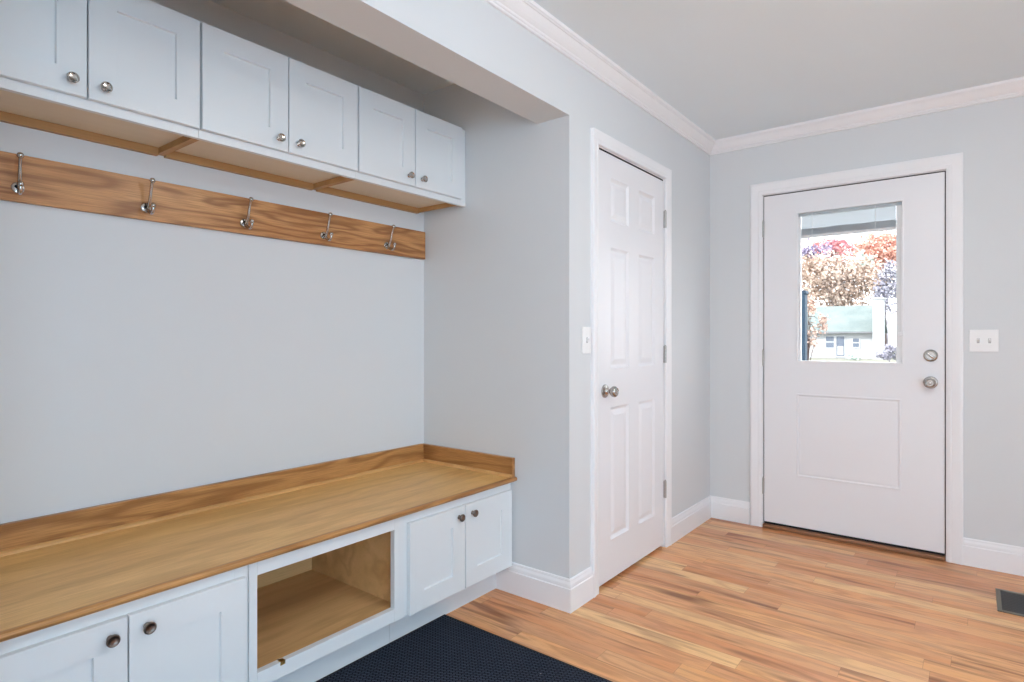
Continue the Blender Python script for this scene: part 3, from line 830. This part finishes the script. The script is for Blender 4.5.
BARK = plain('bark', lin(78, 66, 64), .9, .1)
BARKG = plain('grey_bark', lin(160, 158, 164), .9, .1)
def tree(name, X, u, v, ru, rv, n, size, lmat, bmat, label, cat='tree', seed=1, branches=9, trunk=True, flat=.6, group='trees outside the entry door'):
    rnd = random.Random(seed)
    c = at(u, v, X); dep = X / (math.cos(YAW) + math.sin(YAW) * (u - 512) / 592.0)
    a, h = ru / 592 * dep, rv / 592 * dep
    t = thing(name, (c.x, c.y, GZ), label, cat, group)
    o_ = t.location.copy(); m_ = MB()
    # leaf sprays gathered in clumps
    clumps = []
    for i in range(max(6, n // 45)):
        while True:
            q = Vector((rnd.uniform(-1, 1), rnd.uniform(-1, 1), rnd.uniform(-1, 1)))
            if q.length < 1: break
        clumps.append(q)
    bm = m_.bm
    for i in range(n):
        q = rnd.choice(clumps) + Vector((rnd.gauss(0, .16), rnd.gauss(0, .16), rnd.gauss(0, .16)))
        p = Vector((c.x + q.x * a * flat, c.y + q.y * a, c.z + q.z * h))
        if p.z < GZ + .05: p.z = GZ + .05 + rnd.random() * .3
        d = Vector((rnd.gauss(0, 1), rnd.gauss(0, 1), rnd.gauss(0, 1))).normalized()
        e = d.orthogonal().normalized(); f2 = d.cross(e); s2 = size * rnd.uniform(.6, 1.3)
        bm.faces.new([bm.verts.new(p + e * s2), bm.verts.new(p + f2 * s2 * .6), bm.verts.new(p - e * s2), bm.verts.new(p - f2 * s2 * .6)])
    m_.build('foliage', lmat, t, o_)
    tk = MB(); r0 = max(.03, a * .06)
    base = Vector((c.x, c.y, GZ)); top = Vector((c.x + a * .1, c.y, c.z + h * .5))
    tk.tube([base, base.lerp(top, .4) + Vector((0, a * .04, 0)), top], [r0, r0 * .7, r0 * .2], 8)
    for i in range(branches):
        st_ = base.lerp(top, rnd.uniform(.35, .95)); q = rnd.choice(clumps)
        en = Vector((c.x + q.x * a * flat * .9, c.y + q.y * a * .9, c.z + q.z * h * .9))
        md = st_.lerp(en, .5) + Vector((0, 0, h * .08))
        tk.tube([st_, md, en], [r0 * .35, r0 * .22, r0 * .08], 6)
    tk.build('trunk', bmat, t, o_)
    return t
ORANGE = leaf_mat('orange_leaves', lin(206, 152, 136), lin(214, 168, 152), lin(220, 180, 168))
RED = leaf_mat('red_leaves', lin(160, 112, 130), lin(208, 140, 142), lin(216, 166, 160), .8)
PURPLE = leaf_mat('purple_leaves', lin(126, 124, 152), lin(156, 148, 172), lin(188, 166, 182), .8)
TAN = leaf_mat('tan_leaves', lin(158, 138, 124), lin(190, 170, 156), lin(206, 190, 178), .7)
GREY = leaf_mat('grey_twigs', lin(128, 126, 140), lin(158, 156, 168), lin(184, 182, 190), .7)
GREEN = leaf_mat('pale_needles', lin(184, 198, 190), lin(198, 208, 202), lin(208, 216, 212), .7)
BROWN = leaf_mat('brown_leaves', lin(150, 122, 112), lin(186, 160, 148), lin(204, 184, 174), 2)
tree('maple_tree', 96, 886, 251, 28, 18, 5200, .24, ORANGE, BARK, 'salmon orange autumn tree at the upper right of the door glass', seed=2)
tree('maple_tree', 86, 828, 251, 21, 11, 1500, .22, RED, BARK, 'red autumn tree behind the house at the upper left of the glass', seed=3)
tree('oak_tree', 79, 808, 246, 20, 14, 520, .22, PURPLE, BARK, 'sparse purple grey tree at the top left corner of the glass', seed=4, branches=14)
tree('oak_tree', 73, 833, 282, 42, 27, 6500, .21, TAN, BARK, 'wide beige leaved tree rising right behind the white house', seed=5)
tree('bare_tree', 68, 888, 288, 15, 24, 1500, .17, GREY, BARKG, 'thin grey bare tree standing right of the white chimney', seed=6, branches=16)
tree('spruce_tree', 82, 863, 264, 8, 12, 520, .22, GREEN, BARKG, 'pale green tree between the orange and the red trees', seed=8)
tree('birch_tree', 17, 808, 318, 14, 30, 420, .05, BROWN, BARK, 'thin brown leaved young tree in front of the house', seed=9, branches=12, flat=1)
tree('shrub', 40, 890, 353, 12, 7, 700, .09, GREY, BARKG, 'bluish grey shrub near the right end of the house', 'shrub', 11, 8, True, .8, 'shrubs by the house')
tree('shrub', 56, 856, 357, 9, 3.5, 420, .09, GREEN, BARKG, 'low pale shrub against the house wall', 'shrub', 12, 5, True, .6, 'shrubs by the house')
pst = MB(); a = at(805, 340, 5.2).y
pst.box(5.2, a, GZ, 5.29, a + .09, 1.535, .006); pst.box(5.19, a - .008, 1.535, 5.30, a + .098, 1.565, .006)
po = pst.build('fence_post', plain('slate_blue_paint', lin(52, 74, 92), .6), None, (5.245, a + .045, GZ)); tag(po, 'slate blue post outside at the left edge of the door glass', 'post')

# ------------------------------------------------------------------ light
def area(name, loc, rot, sx, sy, power, col):
    l = bpy.data.lights.new(name, 'AREA'); l.shape = 'RECTANGLE'; l.size = sx; l.size_y = sy; l.energy = power; l.color = col
    ob = bpy.data.objects.new(name, l); ob.location = loc; ob.rotation_euler = rot; COL.objects.link(ob); return ob
DAY = (0.15, 0.57, 0.96)
area('daylight_right_window', ((WR[0] + WR[1]) / 2, YR - .16, (WR[2] + WR[3]) / 2), (PI / 2, 0, 0), WR[1] - WR[0], WR[3] - WR[2], 60, DAY)
area('daylight_back_window', (XB - .16, (WB[0] + WB[1]) / 2, (WB[2] + WB[3]) / 2), (PI / 2, 0, -PI / 2), WB[1] - WB[0], WB[3] - WB[2], 2, DAY)
sun = bpy.data.lights.new('sun', 'SUN'); sun.energy = 4.6; sun.angle = .01; sun.color = (1, .96, .9)
so = bpy.data.objects.new('sun', sun); COL.objects.link(so)
so.rotation_euler = Vector((.72, -.35, -.60)).to_track_quat('-Z', 'Y').to_euler()
wd = bpy.data.worlds.new('sky'); SC.world = wd; wd.use_nodes = True
bg = wd.node_tree.nodes['Background']; bg.inputs[0].default_value = (.90, .95, 1.0, 1); bg.inputs[1].default_value = 5.0

# ------------------------------------------------------------------ camera
cam = bpy.data.cameras.new('camera'); cam.sensor_width = 36; cam.lens = 592 / 1024 * 36; cam.shift_y = -3.5 / 1024; cam.clip_end = 400; cam.clip_start = .02
co = bpy.data.objects.new('camera', cam); COL.objects.link(co)
co.location = (0, 0, CH); co.rotation_euler = (PI / 2, 0, YAW - PI / 2)
SC.camera = co
SC.view_settings.view_transform = 'Standard'; SC.view_settings.look = 'None'
SC.view_settings.exposure = -0.05; SC.view_settings.gamma = 1.0; SC.view_settings.use_curve_mapping = False
SC.cycles.max_bounces = 16; SC.cycles.diffuse_bounces = 10; SC.cycles.transparent_max_bounces = 24
